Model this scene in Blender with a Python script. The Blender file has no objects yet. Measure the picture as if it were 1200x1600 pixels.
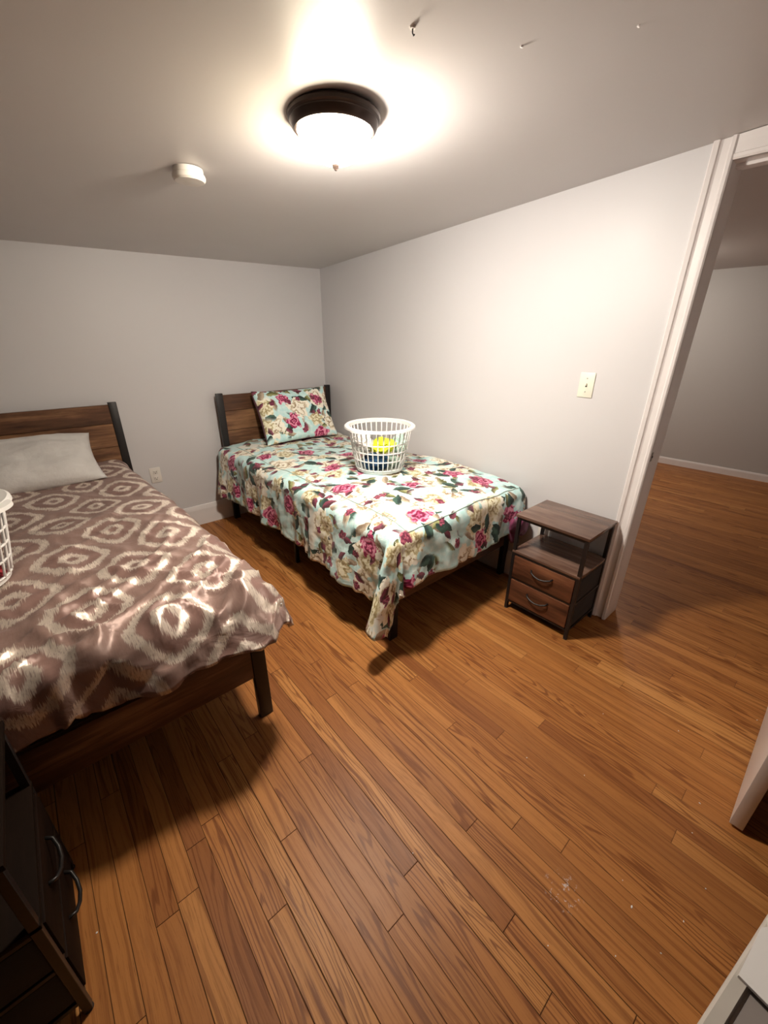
import bpy, bmesh, math, random
from mathutils import Vector, Matrix, noise
PI = math.pi
scene = bpy.context.scene
COL = scene.collection

# ------------------------------------------------------------------ camera
cam_d = bpy.data.cameras.new('camera')
cam = bpy.data.objects.new('camera', cam_d); COL.objects.link(cam)
cam_d.sensor_fit = 'HORIZONTAL'; cam_d.sensor_width = 36.0
cam_d.lens = 630.5 / 1200 * 36.0
cam_d.clip_start = 0.02
cam.matrix_world = Matrix((( 0.75561914, 0.25757831, -0.6022401, 0.0),
                           (-0.65498092, 0.30597441, -0.69092667, 0.0),
                           ( 0.00630233, 0.91653318, 0.39990899, 1.5),
                           (0, 0, 0, 1)))
scene.camera = cam

# ------------------------------------------------------------------ world, light levels, exposure
W = bpy.data.worlds.new('world'); scene.world = W; W.use_nodes = True
W.node_tree.nodes['Background'].inputs[0].default_value = (0.9, 0.85, 0.8, 1)
W.node_tree.nodes['Background'].inputs[1].default_value = 0.02
DOME_STRENGTH = 480.0
DOME_COLOR = (1.0, 0.915, 0.815)
HALL_STRENGTH = 185.0
vs = scene.view_settings
vs.view_transform = 'Standard'; vs.look = 'None'; vs.gamma = 1.0; vs.use_curve_mapping = False
vs.exposure = 0.0

# ------------------------------------------------------------------ node helpers
class NB:
    def __init__(s, name):
        s.m = bpy.data.materials.new(name); s.m.use_nodes = True
        s.t = s.m.node_tree; s.t.nodes.clear()
        s.out = s.t.nodes.new('ShaderNodeOutputMaterial')
        s.b = s.t.nodes.new('ShaderNodeBsdfPrincipled')
        s.t.links.new(s.b.outputs[0], s.out.inputs[0])
    def new(s, k): return s.t.nodes.new(k)
    def put(s, v, sock):
        if v is None: return
        if hasattr(v, 'is_output') or isinstance(v, bpy.types.NodeSocket): s.t.links.new(v, sock)
        elif isinstance(v, (tuple, list)) and len(v) == 3 and sock.type == 'RGBA': sock.default_value = (*v, 1)
        else: sock.default_value = v
    def M(s, op, a, b=None, c=None, clamp=False):
        n = s.new('ShaderNodeMath'); n.operation = op; n.use_clamp = clamp
        s.put(a, n.inputs[0]); s.put(b, n.inputs[1]); s.put(c, n.inputs[2]); return n.outputs[0]
    def add(s, a, b): return s.M('ADD', a, b)
    def sub(s, a, b): return s.M('SUBTRACT', a, b)
    def mul(s, a, b): return s.M('MULTIPLY', a, b)
    def V(s, op, a, b=None):
        n = s.new('ShaderNodeVectorMath'); n.operation = op
        s.put(a, n.inputs[0]); s.put(b, n.inputs[1]); return n
    def mix(s, f, a, b, mode='MIX'):
        n = s.new('ShaderNodeMix'); n.data_type = 'RGBA'; n.blend_type = mode
        s.put(f, n.inputs[0]); s.put(a, n.inputs[6]); s.put(b, n.inputs[7]); return n.outputs[2]
    def noise(s, vec, scale=5, detail=2, rough=.5, dist=0, dims='3D', color=False):
        n = s.new('ShaderNodeTexNoise'); n.noise_dimensions = dims
        s.put(vec, n.inputs['Vector']); s.put(scale, n.inputs['Scale']); s.put(detail, n.inputs['Detail'])
        s.put(rough, n.inputs['Roughness']); s.put(dist, n.inputs['Distortion'])
        return n.outputs['Color' if color else 'Fac']
    def vor(s, vec, scale, rnd=1.0, feature='F1'):
        n = s.new('ShaderNodeTexVoronoi'); n.voronoi_dimensions = '2D'; n.feature = feature
        s.put(vec, n.inputs['Vector']); s.put(scale, n.inputs['Scale']); s.put(rnd, n.inputs['Randomness']); return n
    def white(s, vec, dims='2D'):
        n = s.new('ShaderNodeTexWhiteNoise'); n.noise_dimensions = dims
        if dims == '1D': s.put(vec, n.inputs['W'])
        else: s.put(vec, n.inputs['Vector'])
        return n
    def comb(s, x=0., y=0., z=0.):
        n = s.new('ShaderNodeCombineXYZ'); s.put(x, n.inputs[0]); s.put(y, n.inputs[1]); s.put(z, n.inputs[2]); return n.outputs[0]
    def sep(s, v):
        n = s.new('ShaderNodeSeparateXYZ'); s.put(v, n.inputs[0]); return n.outputs
    def ramp(s, f, stops, interp='LINEAR'):
        n = s.new('ShaderNodeValToRGB'); n.color_ramp.interpolation = interp
        e = n.color_ramp.elements
        while len(e) < len(stops): e.new(0.5)
        for i, (p, c) in enumerate(stops): e[i].position = p; e[i].color = (*c, 1)
        s.put(f, n.inputs[0]); return n.outputs[0]
    def sm(s, v, lo, hi):
        n = s.new('ShaderNodeMapRange'); n.interpolation_type = 'SMOOTHSTEP'
        s.put(v, n.inputs[0]); s.put(lo, n.inputs[1]); s.put(hi, n.inputs[2]); n.inputs[3].default_value = 0; n.inputs[4].default_value = 1
        return n.outputs[0]
    def obj(s): return s.new('ShaderNodeTexCoord').outputs['Object']
    def uv(s): return s.new('ShaderNodeTexCoord').outputs['UV']
    def bump(s, h, strength=.3, dist=.01):
        n = s.new('ShaderNodeBump'); s.put(strength, n.inputs['Strength']); s.put(dist, n.inputs['Distance']); s.put(h, n.inputs['Height'])
        s.t.links.new(n.outputs[0], s.b.inputs['Normal'])
    def set(s, color=None, rough=None, metal=None, spec=None, sheen=None, coat=None):
        s.put(color, s.b.inputs['Base Color']); s.put(rough, s.b.inputs['Roughness']); s.put(metal, s.b.inputs['Metallic'])
        s.put(spec, s.b.inputs['Specular IOR Level']); s.put(coat, s.b.inputs['Coat Weight'])
        s.put(sheen, s.b.inputs['Sheen Weight']); return s

def plain(name, color, rough=.5, metal=0., var=.06, scale=30, bump=.0, spec=None):
    n = NB(name); f = n.noise(n.obj(), scale, 3)
    c = n.mix(f, tuple(x*(1-var) for x in color), tuple(min(1, x*(1+var)) for x in color))
    n.set(c, rough, metal, spec)
    if bump: n.bump(f, bump, .003)
    return n.m

def paint_mat(name, color, rough, bstr=.08, blot=.03):
    n = NB(name); p = n.obj()
    f = n.noise(p, 1.3, 3); g = n.noise(p, 160, 2); h = n.noise(p, 3.2, 2)
    c = n.mix(f, tuple(x*(1-blot) for x in color), tuple(min(1, x*(1+blot)) for x in color))
    n.set(c, n.add(rough-.06, n.mul(h, .12)), 0.)
    n.bump(n.add(n.mul(g, .25), n.mul(h, 3.0)), bstr, .004)
    return n.m

def floor_mat():
    n = NB('oak_strip_floor'); p = n.obj(); x, y, z = n.sep(p)
    PW = .0597
    u0 = n.mul(n.sub(x, .0197), 1/PW); i = n.M('FLOOR', u0); u = n.sub(u0, i)
    r1 = n.white(i, '1D').outputs['Value']
    L = n.add(.85, n.mul(r1, 1.1))
    v0 = n.M('DIVIDE', n.add(y, n.mul(r1, 13.7)), L); j = n.M('FLOOR', v0); v = n.sub(v0, j)
    w = n.white(n.comb(i, j, 0)); rr = w.outputs['Value']; rc = n.sep(w.outputs['Color'])
    seed = n.mul(rr, 40.)
    # fine pores, long streaks, cathedral figure
    wob = n.mul(n.sub(n.noise(n.comb(n.mul(x, 3), n.mul(y, 2.2), seed), 1, 2), .5), .05)
    xx = n.add(x, wob)
    pores = n.noise(n.comb(n.mul(xx, 520), n.mul(y, 12), seed), 1, 4, .7)
    streak = n.noise(n.comb(n.mul(xx, 95), n.mul(y, 1.6), seed), 1, 3, .55)
    cz = n.noise(n.comb(n.mul(xx, 15), n.mul(y, .9), seed), 1, 2, .35)
    cath = n.M('SINE', n.mul(cz, n.add(70., n.mul(rc[1], 90.))))
    cathm = n.mul(n.mul(n.sm(cath, .35, .95), n.sm(rc[2], .15, .6)), n.sm(pores, .30, .50))
    tone = n.ramp(rr, [(0, (.25, .092, .028)), (.04, (.31, .115, .030)), (.08, (.33, .130, .036)), (.5, (.395, .156, .042)), (.85, (.44, .184, .052)), (1, (.50, .228, .068))])
    c = n.mix(n.mul(n.sm(streak, .46, .66), .62), tone, (.20, .065, .013))
    c = n.mix(n.mul(n.sm(pores, .54, .68), .60), c, (.13, .038, .008))
    c = n.mix(n.mul(cathm, .80), c, (.15, .042, .008))
    blot = n.noise(n.comb(n.mul(x, 22), n.mul(y, 5), seed), 1, 3, .6)
    c = n.mix(n.mul(n.sm(blot, .60, .78), .40), c, (.18, .075, .03))
    big = n.noise(p, 1.2, 3)
    c = n.mix(n.mul(n.sm(big, .5, .8), .35), c, (.26, .10, .03))
    # pale scuffed smear on one board
    d = n.V('LENGTH', n.V('SUBTRACT', p, (.83, .135, 0)).outputs[0]).outputs['Value']
    sn = n.noise(p, 55, 4, .7)
    sc = n.mul(n.sm(n.sub(.062, d), 0, .03), n.sm(sn, .56, .64))
    c = n.mix(n.mul(sc, .75), c, (.62, .58, .60))
    # joints
    eu = n.mul(n.M('MINIMUM', u, n.sub(1, u)), PW)
    ev = n.mul(n.M('MINIMUM', v, n.sub(1, v)), L)
    jw = n.add(.0001, n.mul(n.mul(rc[0], rc[0]), .0011))
    gap = n.M('MAXIMUM', n.sub(1, n.sm(eu, jw, n.add(jw, .0009))), n.sub(1, n.sm(ev, .0005, .0015)))
    # gaps almost closed beyond the doorway
    gap = n.mul(gap, n.sub(1, n.mul(n.sm(x, .6, 1.3), .45)))
    gap = n.mul(gap, n.sub(1, n.mul(n.sm(x, 2.0, 2.6), .45)))
    c = n.mix(n.mul(gap, .85), c, (.03, .008, .002))
    rough = n.add(n.add(n.add(.24, n.mul(streak, .14)), n.mul(big, .16)), n.mul(gap, .4))
    n.set(c, n.add(rough, .06), 0., .28)
    q = n.sub(u, .5); cup = n.mul(n.mul(q, q), n.add(-.2, n.mul(rc[2], 1.3)))
    h = n.add(n.mul(cup, .0016), n.sub(n.sub(n.mul(streak, .0003), n.mul(pores, .00014)), n.mul(gap, .0014)))
    h = n.add(h, n.mul(n.noise(n.comb(n.mul(x, 9), n.mul(y, 3.5), seed), 1, 2), .0011))
    n.bump(h, 1.0, 1.0)
    return n.m

def rustic(name, axis='x', lo=(.055, .024, .012), mid=(.15, .070, .034), hi=(.30, .155, .075), rough=.45, spec=.4):
    """brown rustic board, grain runs along the local axis"""
    n = NB(name); p = n.obj(); x, y, z = n.sep(p)
    g = n.new('ShaderNodeNewGeometry').outputs['Random Per Island']
    s = {'x': (3.2, 42, 42), 'y': (42, 3.2, 42), 'z': (42, 42, 3.2)}[axis]
    off = n.mul(g, 31.)
    q = n.comb(n.mul(x, s[0]), n.mul(y, s[1]), n.add(n.mul(z, s[2]), off))
    a = n.noise(q, 1, 4, .6, .4); q2 = n.V('SCALE', q); q2.inputs['Scale'].default_value = 4.
    b = n.noise(q2.outputs[0], 1, 3, .6)
    big = n.noise(n.comb(n.mul(x, s[0]*.8), n.mul(y, s[1]*.25), n.add(n.mul(z, s[2]*.25), off)), 1, 3, .55)
    f = n.add(n.add(n.mul(a, .45), n.mul(big, .65)), n.mul(n.sub(g, .5), .30))
    c = n.ramp(f, [(.30, lo), (.52, mid), (.80, hi)])
    c = n.mix(n.mul(n.sm(b, .55, .75), .5), c, lo)
    n.set(c, rough, 0., spec); n.bump(n.add(b, a), .25, .0015)
    return n.m

def black_metal():
    n = NB('black_metal'); n.set(n.mix(n.noise(n.obj(), 60, 2), (.012, .010, .010), (.022, .018, .017)), .38, .3); return n.m

def satin_mat():
    """mauve satin with cream ikat diamonds and ogee bands, uv in metres (bed coordinates)"""
    n = NB('mauve_ikat_satin'); u, v, _ = n.sep(n.uv())
    # feathered edge: jitter across thin warp threads
    th = n.noise(n.comb(n.mul(u, 330), n.mul(v, 14), 0), 1, 2, .7)
    th2 = n.noise(n.comb(n.mul(u, 12), n.mul(v, 12), 3), 1, 2)
    v2 = n.add(v, n.mul(n.sub(th, .5), .075)); u2 = n.add(u, n.mul(n.sub(th2, .5), .03))
    PX, PY = .37, .41
    def dia(ou, ov):
        a = n.mul(n.sub(u2, ou), 1/PX); a = n.M('ABSOLUTE', n.sub(a, n.M('ROUND', a)))
        b = n.mul(n.sub(v2, ov), 1/PY); b = n.M('ABSOLUTE', n.sub(b, n.M('ROUND', b)))
        return n.M('POWER', n.add(n.M('POWER', a, 1.35), n.M('POWER', b, 1.35)), 1/1.35)
    d = n.M('MINIMUM', dia(-.015, 1.425), dia(.17, 1.63))     # 0 at centres .. .5 on the lattice
    ring = n.mul(n.sm(d, .045, .070), n.sub(1, n.sm(d, .125, .150)))
    band = n.sm(d, .255, .280)
    inner = n.mul(n.sm(d, .345, .365), .92)
    mask = n.M('MAXIMUM', ring, n.sub(band, inner), clamp=True)
    fleck = n.sm(n.noise(n.comb(n.mul(u, 260), n.mul(v, 40), 5), 1, 2, .7), .34, .50)
    mask = n.mul(mask, n.add(.35, n.mul(fleck, .65)))
    weave = n.noise(n.comb(n.mul(u, 900), n.mul(v, 60), 0), 1, 2)
    mauve = n.mix(weave, (.205, .118, .100), (.285, .172, .150))
    cream = n.mix(weave, (.66, .56, .48), (.88, .78, .69))
    n.set(n.mix(mask, mauve, cream), n.add(.42, n.mul(mask, -.04)), n.add(.15, n.mul(mask, .35)), .5, .05)
    n.b.inputs['Anisotropic'].default_value = .85; n.b.inputs['Anisotropic Rotation'].default_value = .25
    tg = n.new('ShaderNodeTangent'); tg.direction_type = 'UV_MAP'; tg.uv_map = 'UVMap'
    n.t.links.new(tg.outputs[0], n.b.inputs['Tangent'])
    wr = n.noise(n.comb(n.mul(u, 6), n.mul(v, 9), 1.), 1, 4, .55, .6)
    n.bump(n.add(n.mul(wr, 1.), n.mul(weave, .01)), .26, .030)
    return n.m

def floral_mat(name='floral_print'):
    n = NB(name); uv = n.uv()
    w1 = n.noise(uv, 14, 3, .6, color=True)
    warp = n.V('SCALE', n.V('SUBTRACT', w1, (.5, .5, .5)).outputs[0]); warp.inputs['Scale'].default_value = .055
    P = n.V('ADD', uv, warp.outputs[0]).outputs[0]
    fine = n.noise(uv, 70, 3, .65); mid_ = n.noise(uv, 24, 3, .6)
    base = n.mix(n.sm(mid_, .35, .7), (.50, .77, .77), (.72, .88, .86))
    base = n.mix(n.sm(n.noise(uv, 4, 2), .56, .64), base, (.84, .84, .76))
    reg = n.sm(n.noise(uv, 5.2, 1), .40, .50)
    def cell(scale, off, rnd=.85):
        q = n.V('ADD', P, off).outputs[0]
        vo = n.vor(q, scale, rnd)
        dl = n.V('SUBTRACT', q, vo.outputs['Position']).outputs[0]
        dx, dy, _ = n.sep(dl); r = n.M('SQRT', n.add(n.mul(dx, dx), n.mul(dy, dy)))
        th = n.M('ARCTAN2', dy, dx); c = n.sep(vo.outputs['Color'])
        return dx, dy, r, th, c
    def leaf(col, scale, off, pick, length, width, c1, c2):
        dx, dy, r, th, c = cell(scale, off, 1.)
        an = n.mul(c[0], 6.283); ca = n.M('COSINE', an); sa = n.M('SINE', an)
        a = n.add(n.mul(dx, ca), n.mul(dy, sa)); b = n.sub(n.mul(dy, ca), n.mul(dx, sa))
        k = n.mul(a, 1/length); prof = n.mul(n.sub(1, n.mul(k, k)), width)
        m = n.mul(n.sm(n.sub(prof, n.M('ABSOLUTE', b)), -.001, .002), n.mul(reg, n.M('GREATER_THAN', c[1], 1-pick)))
        cc = n.mix(n.sm(n.add(n.mul(b, 40.), fine), .2, .9), c1, c2)
        return n.mix(m, col, cc)
    def flower(col, scale, off, pick, R, pet, freq, stops, jag=.25):
        dx, dy, r, th, c = cell(scale, off)
        th = n.add(th, n.mul(c[0], 6.28))
        lob = n.add(1-jag, n.mul(n.M('ABSOLUTE', n.M('SINE', n.mul(th, pet/2))), jag))
        edge = n.mul(n.mul(lob, R), n.add(.75, n.mul(c[2], .4)))
        edge = n.add(edge, n.mul(n.sub(mid_, .5), R*1.1))
        m = n.mul(n.sm(n.sub(edge, r), 0., .0025), n.M('GREATER_THAN', c[1], 1-pick))
        t = n.mul(r, 1/R)
        sw = n.M('SINE', n.add(n.add(n.mul(t, freq), n.mul(n.M('SINE', n.mul(th, pet-1)), 1.1)), n.mul(mid_, 13.)))
        sh = n.add(n.mul(sw, .34), n.add(n.mul(fine, .35), n.mul(t, .38)))
        return n.mix(m, col, n.ramp(sh, stops))
    DG, DG2 = (.012, .035, .030), (.05, .11, .085)
    OL, OL2 = (.10, .10, .03), (.32, .33, .14)
    PL, PL2 = (.07, .018, .028), (.24, .05, .09)
    TA, TA2 = (.26, .19, .13), (.52, .43, .32)
    CR = [(.0, (.30, .21, .12)), (.08, (.58, .48, .32)), (.19, (.86, .80, .66)), (.5, (.92, .88, .76)), (1, (.93, .90, .80))]
    CR2 = [(.0, (.34, .26, .12)), (.2, (.62, .55, .33)), (.5, (.84, .79, .58)), (1, (.93, .91, .80))]
    RO = [(.0, (.14, .004, .035)), (.22, (.36, .015, .09)), (.42, (.58, .07, .20)), (.66, (.80, .36, .48)), (1, (.55, .06, .16))]
    MA = [(.0, (.09, .012, .03)), (.4, (.25, .03, .08)), (.75, (.48, .14, .19)), (1, (.3, .05, .1))]
    c = base
    c = leaf(c, 8, (3.1, .3, 0), .60, .070, .022, TA, TA2)
    c = leaf(c, 8, (1.1, 2.3, 0), .50, .060, .020, OL, OL2)
    c = leaf(c, 6.5, (5.4, 1.7, 0), .70, .066, .028, DG, DG2)
    c = flower(c, 4.2, (.3, .7, 0), .72, .110, 5, 9., CR, .3)
    c = flower(c, 5.2, (2.3, 5.7, 0), .45, .080, 6, 8., CR2, .35)
    c = leaf(c, 7.5, (7.7, 4.2, 0), .34, .054, .022, DG, DG2)
    c = leaf(c, 9, (2.2, 8.1, 0), .40, .044, .019, PL, PL2)
    c = flower(c, 3.5, (6.2, 3.4, 0), .70, .072, 5, 13., RO, .25)
    c = flower(c, 8.0, (8.9, 1.4, 0), .28, .032, 4, 8., MA, .35)
    n.set(c, .62, 0., .35, .1)
    n.bump(n.add(n.mul(n.noise(n.V('MULTIPLY', uv, (1., .6, 1)).outputs[0], 9, 4, .55, .8), 1.), n.mul(n.noise(uv, 420, 1), .02)), .32, .028)
    return n.m

def cloth_mat(name, c1, c2, rough=.75):
    n = NB(name); p = n.obj()
    n.set(n.mix(n.sm(n.noise(p, 9, 3), .35, .65), c1, c2), rough, 0., .3, .2)
    n.bump(n.noise(p, 28, 4, .6), .4, .01); return n.m

M_ = dict(
    wall=paint_mat('grey_wall_paint', (.64, .625, .635), .47),
    bounce_cut=paint_mat('bounce_cut_dark', (.13, .12, .12), .5),  # made-up dark colour for unseen walls, cuts bounced light
    hallwall=paint_mat('hall_wall_paint', (.50, .49, .48), .5),
    ceil=paint_mat('ceiling_paint', (.56, .53, .52), .42, .10),
    trim=plain('white_trim_paint', (.80, .76, .75), .32, 0, .04, 12, .05),
    door=plain('white_door_paint', (.74, .70, .69), .30, 0, .04, 8, .05),
    floor=floor_mat(),
    wx=rustic('rustic_wood_x', 'x', (.030, .013, .007), (.115, .050, .024), (.38, .20, .095), .45), wy=rustic('rustic_wood_y', 'y'), wz=rustic('rustic_wood_z', 'z'),
    top=rustic('nightstand_wood', 'y', (.065, .034, .024), (.135, .078, .056), (.22, .135, .098), .30, .5),
    front=rustic('nightstand_drawer_wood', 'x', (.030, .011, .006), (.135, .050, .024), (.34, .145, .070), .42),
    metal=black_metal(),
    fabric=plain('black_drawer_fabric', (.022, .021, .021), .85, 0, .2, 300, .3),
    bronze=plain('bronze_metal', (.060, .042, .036), .34, .6, .1, 20),
    plastic=plain('white_plastic', (.86, .85, .84), .33, 0, .02, 20),
    ivory=plain('ivory_plastic', (.82, .80, .68), .35, 0, .02, 20),
    plate=plain('white_plate_plastic', (.78, .74, .69), .35, 0, .02, 20),
    dark=plain('dark_slot', (.03, .027, .025), .6),
    steel=plain('steel', (.45, .43, .41), .3, .9),
    satin=satin_mat(), floral=floral_mat(),
    plum=cloth_mat('plum_lining', (.14, .022, .065), (.22, .04, .10)),
    pillow=cloth_mat('grey_pillowcase', (.56, .54, .525), (.61, .59, .575)),
    mattress=cloth_mat('mattress_ticking', (.05, .045, .045), (.07, .06, .06)),
    yellow=cloth_mat('yellow_green_cloth', (.62, .72, .02), (.80, .86, .05)),
    navy=cloth_mat('navy_cloth', (.012, .055, .14), (.02, .09, .20)),
    mint=cloth_mat('mint_cloth', (.42, .62, .54), (.60, .76, .68)),
    sage=cloth_mat('sage_cloth', (.30, .42, .36), (.42, .53, .45)),
    cream=cloth_mat('white_cloth', (.70, .68, .66), (.80, .78, .76)),
    red=cloth_mat('red_cloth', (.30, .02, .03), (.42, .04, .05)),
    teal=cloth_mat('teal_cloth', (.02, .09, .11), (.03, .14, .15)),
    bin=plain('grey_bin_plastic', (.27, .235, .225), .42, 0, .05, 8),
    rim=plain('clouded_bin_rim', (.50, .46, .42), .38, 0, .12, 18, .15),
    board=plain('white_board', (.74, .72, .72), .5, 0, .03, 10),
)
gl = NB('lit_frosted_glass')
em = gl.new('ShaderNodeEmission'); gx, gy, gz = gl.sep(gl.obj())
fac = gl.noise(gl.V('MULTIPLY', gl.obj(), (1, 1, .25)).outputs[0], 16, 2, .5, 1.2)
gl.put(gl.mix(gl.sm(fac, .35, .6), (1.0, .86, .66), DOME_COLOR), em.inputs[0])
gt = gl.sm(gl.mul(gz, -1.), .045, .100)
# the bulb sits off centre, towards the doorway side of the dome
gs = gl.sm(gl.add(gl.mul(gx, .97), gl.mul(gy, .05)), -.085, .075)
gl.put(gl.mul(gl.mul(gl.add(.38, gl.mul(gt, .62)), gl.add(.34, gl.mul(gs, .90))), DOME_STRENGTH), em.inputs[1])
gl.put(gl.mix(gs, (1.0, .86, .64), DOME_COLOR), em.inputs[0])
gl.t.links.new(em.outputs[0], gl.out.inputs[0])
M_['glass'] = gl.m
hg = NB('lit_hall_glass'); em2 = hg.new('ShaderNodeEmission'); em2.inputs[0].default_value = (1, .88, .76, 1); em2.inputs[1].default_value = HALL_STRENGTH
hg.t.links.new(em2.outputs[0], hg.out.inputs[0]); M_['hallglass'] = hg.m

# ------------------------------------------------------------------ mesh helpers
def link_mesh(name, bm, mat, parent=None, smooth=False, angle=None):
    me = bpy.data.meshes.new(name); bm.normal_update(); bm.to_mesh(me); bm.free()
    o = bpy.data.objects.new(name, me); COL.objects.link(o)
    for m in (mat if isinstance(mat, (list, tuple)) else [mat]): me.materials.append(m)
    if smooth:
        for p in me.polygons: p.use_smooth = True
        if angle is not None: me.set_sharp_from_angle(angle=math.radians(angle))
    if parent is not None: o.parent = parent
    return o
def tag(o, label=None, cat=None, group=None, kind=None):
    if label: o['label'] = label
    if cat: o['category'] = cat
    if group: o['group'] = group
    if kind: o['kind'] = kind
    return o
def thing(name, label, cat, loc=(0, 0, 0), rz=0., group=None):
    o = bpy.data.objects.new(name, None); COL.objects.link(o); o.empty_display_size = .05
    o.location = loc; o.rotation_euler = (0, 0, rz); return tag(o, label, cat, group)
def add_box(bm, c0, c1, bev=0., seg=2, mat=None):
    xs = (min(c0[0], c1[0]), max(c0[0], c1[0])); ys = (min(c0[1], c1[1]), max(c0[1], c1[1])); zs = (min(c0[2], c1[2]), max(c0[2], c1[2]))
    vs_ = [bm.verts.new((x, y, z)) for x in xs for y in ys for z in zs]
    F = [(0, 1, 3, 2), (4, 6, 7, 5), (0, 4, 5, 1), (2, 3, 7, 6), (0, 2, 6, 4), (1, 5, 7, 3)]
    fs = [bm.faces.new([vs_[i] for i in f]) for f in F]
    if bev:
        es = set(e for f in fs for e in f.edges)
        bmesh.ops.bevel(bm, geom=list(es), offset=bev, segments=seg, affect='EDGES', profile=.5)
def box_obj(name, c0, c1, mat, parent=None, bev=.003):
    bm = bmesh.new(); add_box(bm, c0, c1, bev); return link_mesh(name, bm, mat, parent, True, 40)
def add_tube(bm, pts, r, seg=8, close=False, caps=True):
    pts = [Vector(p) for p in pts]; rings = []; n = len(pts); prev = None
    for i, p in enumerate(pts):
        a = pts[(i-1) % n] if (i > 0 or close) else p
        b = pts[(i+1) % n] if (i < n-1 or close) else p
        t = (b-a).normalized()
        if prev is None:
            up = Vector((0, 0, 1)) if abs(t.z) < .9 else Vector((1, 0, 0)); s = t.cross(up).normalized()
        else: s = (prev - t*prev.dot(t)).normalized()
        prev = s; q = t.cross(s)
        rr = r[i] if isinstance(r, (list, tuple)) else r
        rings.append([bm.verts.new(p + s*(math.cos(k*2*PI/seg)*rr) + q*(math.sin(k*2*PI/seg)*rr)) for k in range(seg)])
    m = n if close else n-1
    for i in range(m):
        A, B = rings[i], rings[(i+1) % n]
        for k in range(seg): bm.faces.new([A[k], A[(k+1) % seg], B[(k+1) % seg], B[k]])
    if not close and caps: bm.faces.new(rings[0][::-1]); bm.faces.new(rings[-1])
def add_lathe(bm, prof, c=(0, 0, 0), seg=48):
    rings = []
    for (r, z) in prof:
        if r < 1e-6: rings.append([bm.verts.new((c[0], c[1], c[2]+z))]*seg)
        else: rings.append([bm.verts.new((c[0]+r*math.cos(2*PI*k/seg), c[1]+r*math.sin(2*PI*k/seg), c[2]+z)) for k in range(seg)])
    for A, B in zip(rings, rings[1:]):
        for k in range(seg):
            vs_ = []
            for v in (A[k], A[(k+1) % seg], B[(k+1) % seg], B[k]):
                if v not in vs_: vs_.append(v)
            if len(vs_) > 2: bm.faces.new(vs_)
def add_prism(bm, poly, z0, z1):
    """poly in xy; z0,z1 numbers or functions of (x,y)"""
    f = lambda z, p: z(*p) if callable(z) else z
    A = [bm.verts.new((p[0], p[1], f(z0, p))) for p in poly]; B = [bm.verts.new((p[0], p[1], f(z1, p))) for p in poly]
    n = len(poly); bm.faces.new(A[::-1]); bm.faces.new(B)
    for i in range(n): bm.faces.new([A[i], A[(i+1) % n], B[(i+1) % n], B[i]])
def struct(name, bm, mat, **k):
    bmesh.ops.recalc_face_normals(bm, faces=bm.faces[:])
    return tag(link_mesh(name, bm, mat, **k), kind='structure')
def rect(x0, x1, y0, y1): return [(x0, y0), (x1, y0), (x1, y1), (x0, y1)]

# ------------------------------------------------------------------ room shell
XW, YB = 2.2217, 3.4174
XL, YF = -1.7, -2.9
TH = .13
def zc(x, y): return 2.0266 + .02313*(x-XW) - .05455*(y-YB)
bm = bmesh.new(); add_prism(bm, rect(XL-.1, 6.8, YF-.1, YB+.1), -.05, 0.); struct('floor', bm, M_['floor'])
bm = bmesh.new(); add_prism(bm, rect(XL-.1, XW+TH*.5, YF-.1, YB+.1), zc, lambda x, y: zc(x, y)+.08); struct('ceiling', bm, M_['ceil'])
bm = bmesh.new(); add_prism(bm, rect(XL-.1, XW+TH, YB, YB+.1), 0, zc); struct('wall_back', bm, M_['wall'])
bm = bmesh.new(); add_prism(bm, rect(XL-.1, XL, YF, YB), 0, zc); struct('wall_left', bm, M_['bounce_cut'])  # unseen side walls, set far out and darkened to weaken bounce
bm = bmesh.new(); add_prism(bm, rect(XL-.1, XW+TH, YF-.1, YF), 0, zc); struct('wall_front', bm, M_['bounce_cut'])
DY0, DY1, DZ = -.195, .585, 2.105
bm = bmesh.new()
add_prism(bm, rect(XW, XW+TH, DY1+.02, YB), 0, zc)
add_prism(bm, rect(XW, XW+TH, YF, DY0-.02), 0, zc)
add_prism(bm, rect(XW, XW+TH, DY0-.02, DY1+.02), DZ+.02, zc)
struct('wall_right', bm, M_['wall'])
# hallway beyond the doorway
hx = lambda y: 6.096 - .052*(y-1.488)
bm = bmesh.new(); add_prism(bm, [(hx(YF), YF), (hx(YF)+.1, YF), (hx(3.0)+.1, 3.0), (hx(3.0), 3.0)], 0, 2.30); struct('wall_hall_far', bm, M_['hallwall'])
bm = bmesh.new(); add_prism(bm, rect(XW+TH, 6.5, 2.9, 3.0), 0, 2.19); struct('wall_hall_back', bm, M_['hallwall'])
bm = bmesh.new(); add_prism(bm, rect(XW+TH, 6.5, YF-.1, YF), 0, 2.19); struct('wall_hall_front', bm, M_['hallwall'])
bm = bmesh.new(); add_prism(bm, rect(XW+TH*.5, 6.8, YF-.1, YB+.1), 2.19, 2.27); struct('ceiling_hall', bm, M_['ceil'])
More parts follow.
